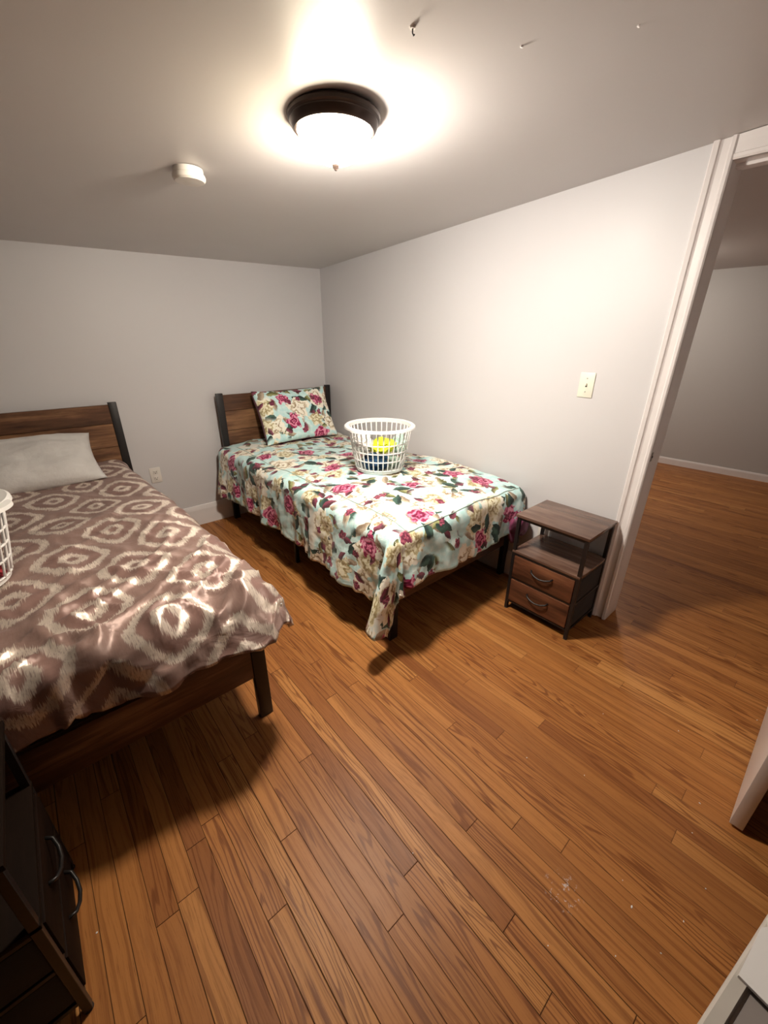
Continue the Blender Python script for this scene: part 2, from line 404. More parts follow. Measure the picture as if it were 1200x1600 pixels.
# baseboards
bm = bmesh.new()
prof = [(0, 0), (.016, 0), (.016, .135), (.012, .155), (.008, .170), (0, .173)]
def extr_x(bm, prof, x0, x1, y, sgn):      # profile depth along y from wall y, length along x
    A = [bm.verts.new((x0, y+sgn*d, z)) for d, z in prof]; B = [bm.verts.new((x1, y+sgn*d, z)) for d, z in prof]
    n = len(prof); bm.faces.new(A); bm.faces.new(B[::-1])
    for i in range(n): bm.faces.new([A[i], B[i], B[(i+1) % n], A[(i+1) % n]])
def extr_y(bm, prof, y0, y1, xf, sgn):
    A = [bm.verts.new((xf(y0)+sgn*d, y0, z)) for d, z in prof]; B = [bm.verts.new((xf(y1)+sgn*d, y1, z)) for d, z in prof]
    n = len(prof); bm.faces.new(A); bm.faces.new(B[::-1])
    for i in range(n): bm.faces.new([A[i], B[i], B[(i+1) % n], A[(i+1) % n]])
extr_x(bm, prof, XL, XW, YB, -1); struct('baseboard_back', bm, M_['trim'])
bm = bmesh.new(); extr_y(bm, prof, .665, YB-.017, lambda y: XW, -1); struct('baseboard_right', bm, M_['trim'])
bm = bmesh.new(); extr_y(bm, [(0, 0), (.014, 0), (.014, .065), (.009, .08), (0, .083)], YF, 2.9, hx, -1); struct('baseboard_hall', bm, M_['trim'])
# door casing (fluted), head casing, jamb lining with stop
bm = bmesh.new()
cp = [(.585, 0), (.585, .013), (.590, .019), (.601, .020), (.604, .012), (.608, .010), (.630, .010), (.636, .014), (.640, .021), (.655, .023), (.660, .018), (.660, 0)]
A = [bm.verts.new((XW-d, y, 0.004)) for y, d in cp]
B = [bm.verts.new((XW-d, y, zc(XW, y)-.001)) for y, d in cp]
n = len(cp); bm.faces.new(A); bm.faces.new(B[::-1])
for i in range(n): bm.faces.new([A[i], B[i], B[(i+1) % n], A[(i+1) % n]])
struct('trim_1', bm, M_['trim'])
bm = bmesh.new()
A, B = [], []
hp = [(DZ, 0), (DZ, .013), (DZ+.006, .018), (DZ+.016, .018), (DZ+.02, .012), (DZ+.05, .012)]
y0, y1 = DY0-.075, .5845
top0, top1 = zc(XW, y0)-.002, zc(XW, y1)-.002
A = [bm.verts.new((XW-d, y0, z)) for z, d in hp] + [bm.verts.new((XW-.014, y0, top0)), bm.verts.new((XW, y0, top0))]
B = [bm.verts.new((XW-d, y1, z)) for z, d in hp] + [bm.verts.new((XW-.014, y1, top1)), bm.verts.new((XW, y1, top1))]
n = len(A); bm.faces.new(A); bm.faces.new(B[::-1])
for i in range(n): bm.faces.new([A[i], B[i], B[(i+1) % n], A[(i+1) % n]])
struct('trim_2', bm, M_['trim'])
bm = bmesh.new()
add_box(bm, (XW-.006, DY1, 0.002), (XW+TH+.006, DY1+.0199, DZ+.0199), .001)
add_box(bm, (XW-.006, DY0-.0199, 0.002), (XW+TH+.006, DY0, DZ+.0199), .001)
add_box(bm, (XW-.006, DY0, DZ), (XW+TH+.006, DY1, DZ+.0199), .001)
add_box(bm, (XW+.045, DY0, DZ-.012), (XW+.082, DY1, DZ), .002)
jm = struct('trim_3', bm, M_['trim'])
bm = bmesh.new(); cp2 = [(DY0-.075, 0), (DY0-.075, .018), (DY0-.01, .014), (DY0-.003, 0)]
add_prism(bm, [(XW-d, y) for y, d in cp2], 0.002, 2.10); struct('trim_4', bm, M_['trim'])
bm = bmesh.new(); add_box(bm, (XW+TH, DY1+.001, 0.002), (XW+TH+.014, DY1+.07, 2.17), .002)
add_box(bm, (XW+TH, DY0-.07, DZ+.001), (XW+TH+.014, DY1+.07, DZ+.075), .002); struct('trim_5', bm, M_['trim'])
# strike plate on the jamb
sp = thing('strike_plate', 'small dark metal strike plate let into the white door jamb', 'strike plate', (XW+.012, DY1-.001, .969))
bm = bmesh.new(); add_box(bm, (-.009, -.001, -.022), (.009, .001, .022), .0005); link_mesh('plate', bm, M_['steel'], sp)
bm = bmesh.new(); add_lathe(bm, [(0, 0), (.0055, 0), (.0055, .003), (0, .003)], seg=16)
h_ = link_mesh('latch_hole', bm, M_['dark'], sp); h_.rotation_euler = (PI/2, 0, 0)

# open door, standing square to the wall
dr = bpy.data.objects.new('door_1', None); COL.objects.link(dr); tag(dr, kind='structure')
dr.location = (0, 0, 0)
bm = bmesh.new(); add_box(bm, (1.421, -.177, .012), (2.198, -.141, 2.03), .002)
link_mesh('door_panel', bm, M_['door'], dr, True, 40)
bm = bmesh.new()
for s in (1, -1):
    y = -.141 if s > 0 else -.177
    prof_ = [(0, 0), (.026, 0), (.026, .005), (.011, .008), (.010, .030), (.024, .038), (.028, .050), (.022, .062), (0, .066)]
    rings = []
    for (r, d) in prof_:
        rings.append([bm.verts.new((1.485+r*math.cos(2*PI*k/24), y+s*d, .97+r*math.sin(2*PI*k/24))) for k in range(24)] if r > 0 else None)
    for A, B in zip(rings, rings[1:]):
        if A is None or B is None: continue
        for k in range(24): bm.faces.new([A[k], A[(k+1) % 24], B[(k+1) % 24], B[k]])
    for Rg, rev in ((rings[-2], False),): bm.faces.new(Rg)
bmesh.ops.recalc_face_normals(bm, faces=bm.faces[:])
link_mesh('door_knob', bm, M_['steel'], dr, True, 40)

# ------------------------------------------------------------------ ceiling light
LX, LY = .93, 1.31
LZ = zc(LX, LY)
lamp = thing('ceiling_light', 'round flush ceiling light with bronze pan and glowing frosted dome', 'ceiling light', (LX, LY, LZ))
bm = bmesh.new()
add_lathe(bm, [(0, -.001), (.138, -.001), (.141, -.006), (.139, -.014), (.133, -.018), (.134, -.022), (.129, -.033), (.123, -.040), (.121, -.042), (.115, -.042), (.115, -.036), (.120, -.020), (.120, -.008), (0, -.008)], seg=64)
bmesh.ops.recalc_face_normals(bm, faces=bm.faces[:])
link_mesh('pan', bm, M_['bronze'], lamp, True, 35)
bm = bmesh.new()
pr = [(.111*math.cos(a)**.9 if a < PI/2-.01 else 0, -.038 - .080*math.sin(a)) for a in [i*(PI/2)/14 for i in range(15)]]
add_lathe(bm, [(.111, -.030)] + pr, seg=64)
link_mesh('glass_dome', bm, M_['glass'], lamp, True)
bm = bmesh.new()
add_lathe(bm, [(0, -.117), (.011, -.117), (.0125, -.121), (.010, -.127), (.005, -.131), (.004, -.134), (0, -.136)], seg=20)
link_mesh('finial', bm, M_['bronze'], lamp, True, 40)
# hallway light, out of sight behind the wall
HLX, HLY = 4.7, 1.75
hl = thing('ceiling_light', 'hallway flush ceiling light with plain glass dome behind the wall', 'ceiling light', (HLX, HLY, 2.19))
bm = bmesh.new(); add_lathe(bm, [(0, -.001), (.14, -.001), (.14, -.03), (.12, -.04), (0, -.04)], seg=40)
link_mesh('pan', bm, M_['bronze'], hl, True, 35)
bm = bmesh.new(); add_lathe(bm, [(.112, -.041), (.105, -.07), (.075, -.095), (.035, -.108), (0, -.11)], seg=40)
link_mesh('glass_dome', bm, M_['hallglass'], hl, True)

# smoke detector
SX, SY = .690, 1.93
sd = thing('smoke_detector', 'round white smoke detector on the ceiling beyond the lamp', 'smoke detector', (SX, SY, zc(SX, SY)))
bm = bmesh.new(); add_lathe(bm, [(0, 0), (.052, 0), (.053, -.004), (.053, -.016), (.050, -.018)], seg=48); link_mesh('base', bm, M_['plate'], sd, True, 35)
bm = bmesh.new(); add_lathe(bm, [(.049, -.0165), (.057, -.019), (.059, -.024), (.058, -.034), (.052, -.040), (.02, -.043), (0, -.043)], seg=48); link_mesh('cover', bm, M_['plate'], sd, True, 35)

# hooks and nail pops in the ceiling
hk = thing('ceiling_hook', 'tiny dark screw hook in the ceiling above the lamp', 'hook', (.868, .91, zc(.868, .91)))
bm = bmesh.new(); add_lathe(bm, [(0, 0), (.007, 0), (.006, -.004), (0, -.004)], seg=16); link_mesh('collar', bm, M_['plate'], hk, True, 40)
bm = bmesh.new(); add_tube(bm, [(0, 0, -.003), (0, 0, -.010), (.003, 0, -.014), (.006, 0, -.011)], .0016, 8); link_mesh('hook', bm, M_['dark'], hk, True)
for k, (px, py, lab) in enumerate([(1.128, .80, 'pale flake of paint lifting off the ceiling right of the hook'),
                              (1.29, .60, 'pale flake of paint lifting off the ceiling nearest the door frame')]):
    bm = bmesh.new(); R_ = random.Random(k)
    vsx = [bm.verts.new((.0035*math.cos(a)*R_.uniform(.6, 1.2), .0035*math.sin(a)*R_.uniform(.6, 1.2), -.001-.004*R_.random())) for a in [i*PI/3 for i in range(6)]]
    bm.faces.new(vsx); c_ = bmesh.ops.extrude_face_region(bm, geom=bm.faces[:])
    for g in c_['geom']:
        if isinstance(g, bmesh.types.BMVert): g.co.z = 0.0005
    bmesh.ops.recalc_face_normals(bm, faces=bm.faces[:])
    o = link_mesh('paint_flake', bm, M_['trim']); o.location = (px, py, zc(px, py)); tag(o, lab, 'paint flake', 'paint flakes on the ceiling')

# ------------------------------------------------------------------ wall plates
def outlet(name, label, origin, rz):
    t = thing(name, label, 'outlet', origin, rz, None)      # local: +y out of wall is -Y ; plate in XZ
    bm = bmesh.new(); add_box(bm, (-.038, -.006, -.06), (.038, 0, .06), .003, 2); link_mesh('cover_plate', bm, M_['plate'], t, True, 40)
    for s in (1, -1):
        bm = bmesh.new(); add_box(bm, (-.017, -.0085, s*.024-.0155), (.017, -.004, s*.024+.0155), .004, 3)
        rc = link_mesh('receptacle', bm, M_['plate'], t, True, 40)
        bm = bmesh.new()
        for sx in (-1, 1): add_box(bm, (sx*.0072-.0013, -.0092, s*.024-.001), (sx*.0072+.0013, -.008, s*.024+.009), 0)
        add_box(bm, (-.003, -.0092, s*.024-.0105), (.003, -.008, s*.024-.005), 0)
        link_mesh('slots', bm, M_['dark'], rc)
    return t
outlet('wall_outlet', 'white double wall outlet between the two beds', (.622, YB, .498), 0)
outlet('wall_outlet', 'white double wall outlet low behind the nightstand by the door', (XW, 1.04, .40), -PI/2)
sw = thing('light_switch', 'ivory toggle light switch on the wall beside the door casing', 'light switch', (XW, .958, 1.273), -PI/2)
bm = bmesh.new(); add_box(bm, (-.0385, -.006, -.0615), (.0385, 0, .0615), .003, 2); link_mesh('cover_plate', bm, M_['ivory'], sw, True, 40)
bm = bmesh.new(); add_box(bm, (-.004, -.0068, -.009), (.004, -.005, .009), .0008); link_mesh('toggle_slot', bm, M_['dark'], sw)
bm = bmesh.new(); add_box(bm, (-.0042, -.018, -.003), (.0042, -.005, .009), .002); link_mesh('toggle', bm, M_['ivory'], sw, True, 40)
for s in (1, -1):
    bm = bmesh.new(); add_box(bm, (-.0028, -.0072, s*.033-.0028), (.0028, -.0055, s*.033+.0028), .001); link_mesh('screw', bm, M_['steel'], sw)

# ------------------------------------------------------------------ bed frame
def bed_frame(x0, label):
    """x0 left edge; head at y 3.33, foot at y 1.26; width 1.066"""
    Wd = 1.066; yh, yf = 3.36, 1.262
    t = thing('bed_frame', label, 'bed frame', (x0, yf, 0))
    L = yh - yf
    for sx in (0, 1):
        xa = sx*(Wd-.05); bm = bmesh.new(); add_box(bm, (xa, L-.03, 0), (xa+.05, L, 1.075), .002); link_mesh('headboard_post', bm, M_['metal'], t, True, 40)
        bm = bmesh.new(); xb = 0 if sx == 0 else Wd-.055; add_box(bm, (xb, 0, 0), (xb+.055, .03, .40), .002); link_mesh('leg', bm, M_['metal'], t, True, 40)
        bm = bmesh.new(); xm = .03 if sx == 0 else Wd-.055; add_box(bm, (xm, L*.5-.012, 0), (xm+.025, L*.5+.012, .33), .001); link_mesh('middle_leg', bm, M_['metal'], t, True, 40)
    bm = bmesh.new()
    zs = [.60, .645, .775, .915, 1.065]
    zz = [.50, .635, .777, .935, 1.062]
    for a, b in zip(zz, zz[1:]): add_box(bm, (.05, L-.026, a+.0012), (Wd-.05, L-.008, b-.0012), .0015, 1)
    link_mesh('headboard_panel', bm, M_['wx'], t, True, 40)
    bm = bmesh.new(); add_box(bm, (.055, .004, .228), (Wd-.055, .022, .392), .002); link_mesh('footboard', bm, M_['wx'], t, True, 40)
    for sx in (0, 1):
        xr = .012 if sx == 0 else Wd-.032
        bm = bmesh.new(); add_box(bm, (xr, .03, .29), (xr+.02, L-.03, .35), .002); link_mesh('side_rail', bm, M_['metal'], t, True, 40)
    bm = bmesh.new()
    for k in range(9): add_box(bm, (.034, .15+k*.215, .335), (Wd-.034, .15+k*.215+.05, .347), .002)
    link_mesh('slats', bm, M_['metal'], t, True, 40)
    return t
BX = 1.149
BL = -.596
bed_frame(BX, 'dark rustic plank bed frame standing in the corner against the right wall')
bed_frame(BL, 'dark rustic plank bed frame at the left edge of the room')
def mattress(x0, label, x1=1.02):
    bm = bmesh.new(); add_box(bm, (x0+.05, 1.31, .348), (x0+x1, 3.325, .60), .04, 4)
    return tag(link_mesh('mattress', bm, M_['mattress'], None, True, 50), label, 'mattress')
mattress(BX, 'dark mattress under the floral comforter on the corner bed')
mattress(BL, 'dark mattress under the mauve satin comforter on the left bed', .93)

# ------------------------------------------------------------------ comforters
def fbm(x, y, z, o=3):
    s = 0; a = 1.
    for i in range(o): s += a*noise.noise(Vector((x, y, z))); x *= 2.03; y *= 2.03; a *= .5
    return s
def ridged(x, y, z):
    return 1 - abs(noise.noise(Vector((x, y, z))))*2

def drape(name, mats, xl, xr, yf, yh, zt, dl, df, dr, fn, label, res=.0125, r=.055, thick=.022, flare=(.12, .35), ptip=.03, uvo=(0, 0)):
    """cloth over a bed: flat area xl..xr, yf..yh; drops over left (dl), foot (df) and right (dr)"""
    bm = bmesh.new(); uvl = bm.loops.layers.uv.new('UVMap')
    ns = int((xr-xl+dl+dr)/res); nt = int((yh-yf+df)/res)
    grid = []; P = {}
    for i in range(ns+1):
        row = []
        s = -dl + (xr-xl+dl+dr)*i/ns            # 0..W inside
        for j in range(nt+1):
            t = -df + (yh-yf+df)*j/nt           # 0..L inside
            Wd = xr-xl
            a = -s if s < 0 else (s-Wd if s > Wd else 0.); side = -1 if s < 0 else 1
            b = -t if t < 0 else 0.
            bx = min(max(s, 0), Wd)+xl; by = max(t, 0)+yf
            d = math.hypot(a, b); ph = math.atan2(b, a) if d > 0 else 0
            fl = flare[0]*math.cos(ph)**2 + flare[1]*math.sin(ph)**2
            x, y, z = fn(s, t, a, b, d, ph, side, bx, by, zt, r, fl)
            v = bm.verts.new((x, y, z)); row.append(v); P[v] = (s+xl+uvo[0], t+yf+uvo[1])
        grid.append(row)
    for i in range(ns):
        for j in range(nt):
            f = bm.faces.new([grid[i][j], grid[i+1][j], grid[i+1][j+1], grid[i][j+1]])
            for l in f.loops: l[uvl].uv = P[l.vert]
    pos = [[v.co.copy() for v in row] for row in grid]
    o = link_mesh(name, bm, mats, None, True)
    m = o.modifiers.new('thickness', 'SOLIDIFY'); m.thickness = thick; m.offset = -1; m.use_rim = True
    if len(mats) > 1: m.material_offset = 1; m.material_offset_rim = 0
    return o, pos

def hang(d, r, fl):
    q = r*PI/2
    if d < q: return r*math.sin(d/r), r*(1-math.cos(d/r))
    e = d-q; c = fl; n_ = math.sqrt(1+c*c)
    return r + e*c/n_, r + e/n_

def fn_floral(s, t, a, b, d, ph, side, bx, by, zt, r, fl):
    Wd = 2.17-1.145
    # hem wavers
    if side > 0 and a > 0: fl = .0
    out, dn = hang(d, r, fl)
    corner = math.sin(2*ph) if d > 0 else 0
    q = (by if b == 0 else 0) + ph*.25 + (bx if (a == 0 and b > 0) else 0)
    k = max(0, d-.05)
    out += k*(.16*noise.noise(Vector((q*7.0, 2.2, d*1.2))) + .06*noise.noise(Vector((q*19, 7.2, d*2))) + .10*corner)
    if corner > 0 and side < 0:
        out += k*.38*max(-.4, math.cos(ph*4.-.35))*corner
        out += k*.24*math.exp(-((ph-.35)/.40)**2)
        dn += k*.06*corner
    x = bx + side*out*math.cos(ph) if a > 0 else bx
    y = by - out*math.sin(ph) if b > 0 else by
    z = zt - dn
    # puffiness and quilting
    fl_ = 1. if d == 0 else max(.25, 1-d*3)
    ins = min(1, (min(s, t, Wd-s))/.25) if d == 0 else 0
    z += .022*fl_*fbm(s*2.6, t*2.2, 4.1) + .014*max(0, ins)
    z += .006*fl_*ridged(s*9, t*6, 1.7) - .004
    if side < 0 or a == 0: z += .028*math.exp(-((t-.55)/.6)**2)*(1 if d == 0 else max(0, 1-d*6))*min(1, max(0, s+.1)*2.)
    if d > .05:
        x += .006*noise.noise(Vector((s*14, t*14, 9.))); y += .006*noise.noise(Vector((s*14, t*14, 19.)))
    if side > 0 and a > 0: x = min(x, 2.195)
    if side < 0 and a > .2 and t < .16: z -= (a-.2)*.22*(1-abs(t)/.16 if t > 0 else (1-corner))
    # hem line lifts and sags
    if b > 0 and a == 0: z += .02*b/.3*math.sin(s*7+1.)
    return x, y, max(z, .03)
cf, cpos = drape('floral_comforter', [M_['floral'], M_['plum']], 1.145, 2.17, 1.235, 3.32, .655, .415, .30, .05, fn_floral, '', flare=(.07, .14), uvo=(0, 0))
tag(cf, 'aqua comforter printed with cream and magenta flowers on the corner bed', 'comforter')
# dark piping seam set in from the edge of the comforter (follows the cloth)
def seam(pos, idx, parent, mat, name, r=.0022):
    bm = bmesh.new(); add_tube(bm, [pos[i][j] + Vector((0, 0, .002)) for i, j in idx], r, 6)
    return link_mesh(name, bm, mat, parent, True)
ns_, nt_ = len(cpos)-1, len(cpos[0])-1
i0 = int((.415+.07)/.0125); j0 = int((.30-.02)/.0125)
seam(cpos, [(i0 - int(0), j) for j in range(j0, nt_-8, 3)], cf, M_['sage'], 'piping')
seam(cpos, [(i, j0) for i in range(i0, ns_-4, 3)], cf, M_['sage'], 'piping')

def topz(pos, x, y, r):
    return max(p.z for row in pos for p in row if (p.x-x)**2+(p.y-y)**2 < r*r)
def fn_satin(s, t, a, b, d, ph, side, bx, by, zt, r, fl):
    Wd = 1.03
    g_ = min(1, max(0, (s-.55)/.45))
    fl = .12*math.cos(ph)**2 + (.12 + .62*g_)*math.sin(ph)**2
    d *= 1 - .32*math.sin(2*ph)
    out, dn = hang(d, r, fl)
    q = (by if b == 0 else 0) + ph*.25 + (bx if (a == 0 and b > 0) else 0)
    k = max(0, d-.03)
    out += k*(.22*noise.noise(Vector((q*4.0, 5.2, d*1.5))) + .05*noise.noise(Vector((q*11, 7.2, d*3))))
    out += .030*math.sin(min(1, d/.16)*PI*.5)*g_
    x = bx + side*out*math.cos(ph) if a > 0 else bx
    y = by - out*math.sin(ph) if b > 0 else by
    z = zt - dn
    e_ = min(1, max(0, (s-.5)/.5)); x -= .085*min(1, max(0, t)/1.9)*e_*e_*(3-2*e_)
    amp = 1 if d == 0 else max(.5, 1-d*2)
    z += .020*amp*fbm(s*2.1+5, t*1.9, 7.7)
    foot = math.exp(-max(0, t)/.55)
    # creases run diagonally near the foot
    u_ = s*.8 + t*.6; w_ = -s*.6 + t*.8
    c1 = ridged(u_*3.2, w_*9.5, 3.3); c2 = ridged(u_*11+3, w_*5+1, 8.3)
    z += foot*.034*amp*(max(0, c1)**3 - .3) + (.10+.9*foot)*.019*amp*(max(0, c2)**3-.3) + .0035*ridged(s*17, t*13, 2.)
    if b > .02:
        y += .014*(max(0, ridged(s*8, t*5, 5.))**2-.4)*min(1, b*10)
    if a > .02: x += .006*noise.noise(Vector((s*10, t*10, 9.)))
    if x < -.15: y = max(y, 1.182 + .012*noise.noise(Vector((s*6, 1., 2.))))
    return x, y, max(z, .2)
cs, spos = drape('satin_comforter', [M_['satin'], M_['pillow']], -.585, .445, 1.245, 3.32, .685, .20, .225, .27, fn_satin, '', flare=(.15, .5), r=.06, thick=.02)
tag(cs, 'shiny mauve comforter woven with cream diamond pattern on the left bed', 'comforter')
# the magenta underside of the comforter corner bulging out at the wall
bm = bmesh.new(); bmesh.ops.create_icosphere(bm, subdivisions=4, radius=1.)
for v in bm.verts:
    p = v.co.copy(); k = 1 + .30*noise.noise(p*1.6+Vector((3, 1, 2))) + .12*noise.noise(p*4.)
    v.co = Vector((p.x*.10*k, p.y*.035*k, p.z*.085*k)) + Vector((2.11, 1.155, .43))
    v.co.z += .02*math.sin(v.co.x*60)
    v.co.x = min(v.co.x, 2.198)
link_mesh('turned_under_corner', bm, M_['plum'], cf, True)

# ------------------------------------------------------------------ pillows
def pillow(name, label, mats, w, h, th, loc, rx, rz, ry=0., seed=1, split=False, asym=0., pw=.5):
    """local: x width, y height of the pillow, z thickness; front = +z"""
    bm = bmesh.new(); uvl = bm.loops.layers.uv.new('UVMap'); N1, N2 = 56, 40
    def P(u, v, s):
        # superellipse falloff, pulled-in sides, pointed corners
        ex = 1-abs(u)**2.6; ey = 1-abs(v)**2.6
        body = max(0, ex*ey)**(pw if s < 0 else .5)
        x = u*w/2*(1-.055*(1-abs(v)**2)*abs(u)**3); y = v*h/2*(1-.075*(1-abs(u)**2)*abs(v)**3)
        z = s*th/2*body*(1-asym*s)
        z += body*.018*fbm(u*2.2+seed, v*2.0, s*3.+seed) + .004*ridged(u*6+seed, v*7, s)*body
        z += .006*(1-body)*noise.noise(Vector((u*5, v*5, seed)))
        return (x, y, z)
    G = {}
    for s in (1, -1):
        for i in range(N1+1):
            for j in range(N2+1):
                u = -1+2*i/N1; v = -1+2*j/N2
                if s == -1 and (i in (0, N1) or j in (0, N2)): G[s, i, j] = G[1, i, j]
                else: G[s, i, j] = bm.verts.new(P(u, v, s))
    for s in (1, -1):
        for i in range(N1):
            for j in range(N2):
                q = [G[s, i, j], G[s, i+1, j], G[s, i+1, j+1], G[s, i, j+1]]
                uvq = [(i/N1*w, j/N2*h), ((i+1)/N1*w, j/N2*h), ((i+1)/N1*w, (j+1)/N2*h), (i/N1*w, (j+1)/N2*h)]
                if s < 0: q = q[::-1]; uvq = uvq[::-1]
                f = bm.faces.new(q)
                if split and s < 0: f.material_index = 1
                for l, c_ in zip(f.loops, uvq): l[uvl].uv = (c_[0]+11.3+seed, c_[1]+4.1)
    o = link_mesh(name, bm, mats, None, True)
    o.location = loc; o.rotation_euler = (rx, ry, rz)
    return tag(o, label, 'pillow')
pillow('floral_pillow', 'floral pillow with plum back propped against the corner headboard', [M_['floral'], M_['plum']], .68, .46, .18,
       (1.735, 3.135, .880), math.radians(62), math.radians(-1), math.radians(0), seed=2, split=True, asym=.35, pw=.30)
pillow('grey_pillow', 'plain light grey pillow leaning on the left headboard', [M_['pillow']], .92, .42, .19,
       (-.195, 3.07, .800), math.radians(31), math.radians(0), math.radians(0), seed=5)

# ------------------------------------------------------------------ laundry baskets
def laundry_basket(label, loc, rz):
    t = thing('laundry_basket', label, 'laundry basket', loc, rz, None)
    H_, rb, rt = .285, .150, .200
    R = lambda z: rb + (rt-rb)*(z/H_)**.85
    bm = bmesh.new()
    add_lathe(bm, [(rt-.006, H_-.020), (rt-.004, H_), (rt+.016, H_+.004), (rt+.024, H_-.002), (rt+.026, H_-.013), (rt+.020, H_-.013), (rt+.016, H_-.006), (rt+.001, H_-.006), (rt-.001, H_-.020), (rt-.006, H_-.020)], seg=72)
    bmesh.ops.recalc_face_normals(bm, faces=bm.faces[:]); link_mesh('rim', bm, M_['plastic'], t, True, 40)
    bm = bmesh.new(); NR = 34
    zr = [.024, .082, .136, .188]
    for k in range(NR):
        a = 2*PI*k/NR; ca, sa = math.cos(a), math.sin(a)
        add_tube(bm, [(R(z)*ca, R(z)*sa, z) for z in (.018, .06, .11, .16, .21, H_-.012)], 0.0041, 6)
    for z in zr: add_tube(bm, [(R(z)*math.cos(2*PI*k/72), R(z)*math.sin(2*PI*k/72), z) for k in range(72)], .0042, 6, close=True)
    link_mesh('lattice_wall', bm, M_['plastic'], t, True)
    bm = bmesh.new(); add_lathe(bm, [(0, .002), (rb-.006, .002), (rb+.001, .003), (rb+.003, .022), (rb-.001, .024), (rb-.005, .008), (0, .006)], seg=72)
    bmesh.ops.recalc_face_normals(bm, faces=bm.faces[:]); link_mesh('base', bm, M_['plastic'], t, True, 40)
    for sgn in (0, PI):
        bm = bmesh.new(); aa = [sgn + (-.28 + .56*k/12) for k in range(13)]
        A = []
        for i, a in enumerate(aa):
            e = math.sin(PI*i/12)**.5*.016
            A.append([bm.verts.new(((rt+dr_)*math.cos(a), (rt+dr_)*math.sin(a), z)) for dr_, z in ((.012, H_+.003), (.026+e, H_-.001), (.028+e, H_-.014), (.022+e, H_-.014), (.020+e, H_-.006), (.012, H_-.004))])
        for q1, q2 in zip(A, A[1:]):
            for m in range(6): bm.faces.new([q1[m], q1[(m+1) % 6], q2[(m+1) % 6], q2[m]])
        bm.faces.new(A[0]); bm.faces.new(A[-1][::-1]); bmesh.ops.recalc_face_normals(bm, faces=bm.faces[:])
        link_mesh('handle', bm, M_['plastic'], t, True, 40)
    return t
def rag(name, label, cat, mat, loc, size, seed, group=None):
    bm = bmesh.new(); bmesh.ops.create_icosphere(bm, subdivisions=5, radius=1.)
    for v in bm.verts:
        p = v.co.copy(); o = Vector((seed*3.1, seed*1.7, seed))
        k = 1 + .32*noise.noise(p*1.5+o) + .26*max(0, ridged(*(p*2.6+o)))**2 - .1 + .10*ridged(*(p*6.+o))
        v.co = Vector((p.x*size[0]*k, p.y*size[1]*k, max(-1., p.z*k)*size[2]))
    ob = link_mesh(name, bm, mat, None, True); ob.location = loc
    return tag(ob, label, cat, group)
RBX, RBY = 1.66, 1.95; RBZ = topz(cpos, RBX, RBY, .155)
laundry_basket('round white lattice laundry basket on the floral comforter', (RBX, RBY, RBZ), .25)
rag('folded_cloth', 'bright yellow green cloth heaped on top in the basket on the floral bed', 'cloth', M_['yellow'], (RBX+.02, RBY-.01, RBZ+.150), (.080, .068, .042), 1)
rag('folded_cloth', 'navy cloth at the bottom of the basket on the floral bed', 'cloth', M_['navy'], (RBX-.055, RBY-.020, RBZ+.056), (.070, .080, .046), 2)
rag('folded_cloth', 'sage green cloth low in the basket on the floral bed', 'cloth', M_['sage'], (RBX+.060, RBY-.045, RBZ+.045), (.050, .050, .034), 3)
rag('folded_cloth', 'mint cloth on the right side of the basket on the floral bed', 'cloth', M_['mint'], (RBX+.118, RBY-.055, RBZ+.155), (.040, .040, .060), 4)
rag('folded_cloth', 'white cloth on the left side of the basket on the floral bed', 'cloth', M_['cream'], (RBX-.10, RBY+.045, RBZ+.17), (.048, .050, .055), 6)
LBX, LBY = -.345, 1.83; LBZ = topz(spos, LBX, LBY, .155)
laundry_basket('round white lattice laundry basket at the left edge on the mauve comforter', (LBX, LBY, LBZ), -.5)
rag('folded_cloth', 'red cloth in the basket on the mauve bed', 'cloth', M_['red'], (LBX+.085, LBY-.045, LBZ+.042), (.048, .048, .032), 7)
rag('folded_cloth', 'dark teal cloth in the basket on the mauve bed', 'cloth', M_['teal'], (LBX-.035, LBY-.035, LBZ+.05), (.07, .062, .036), 8)

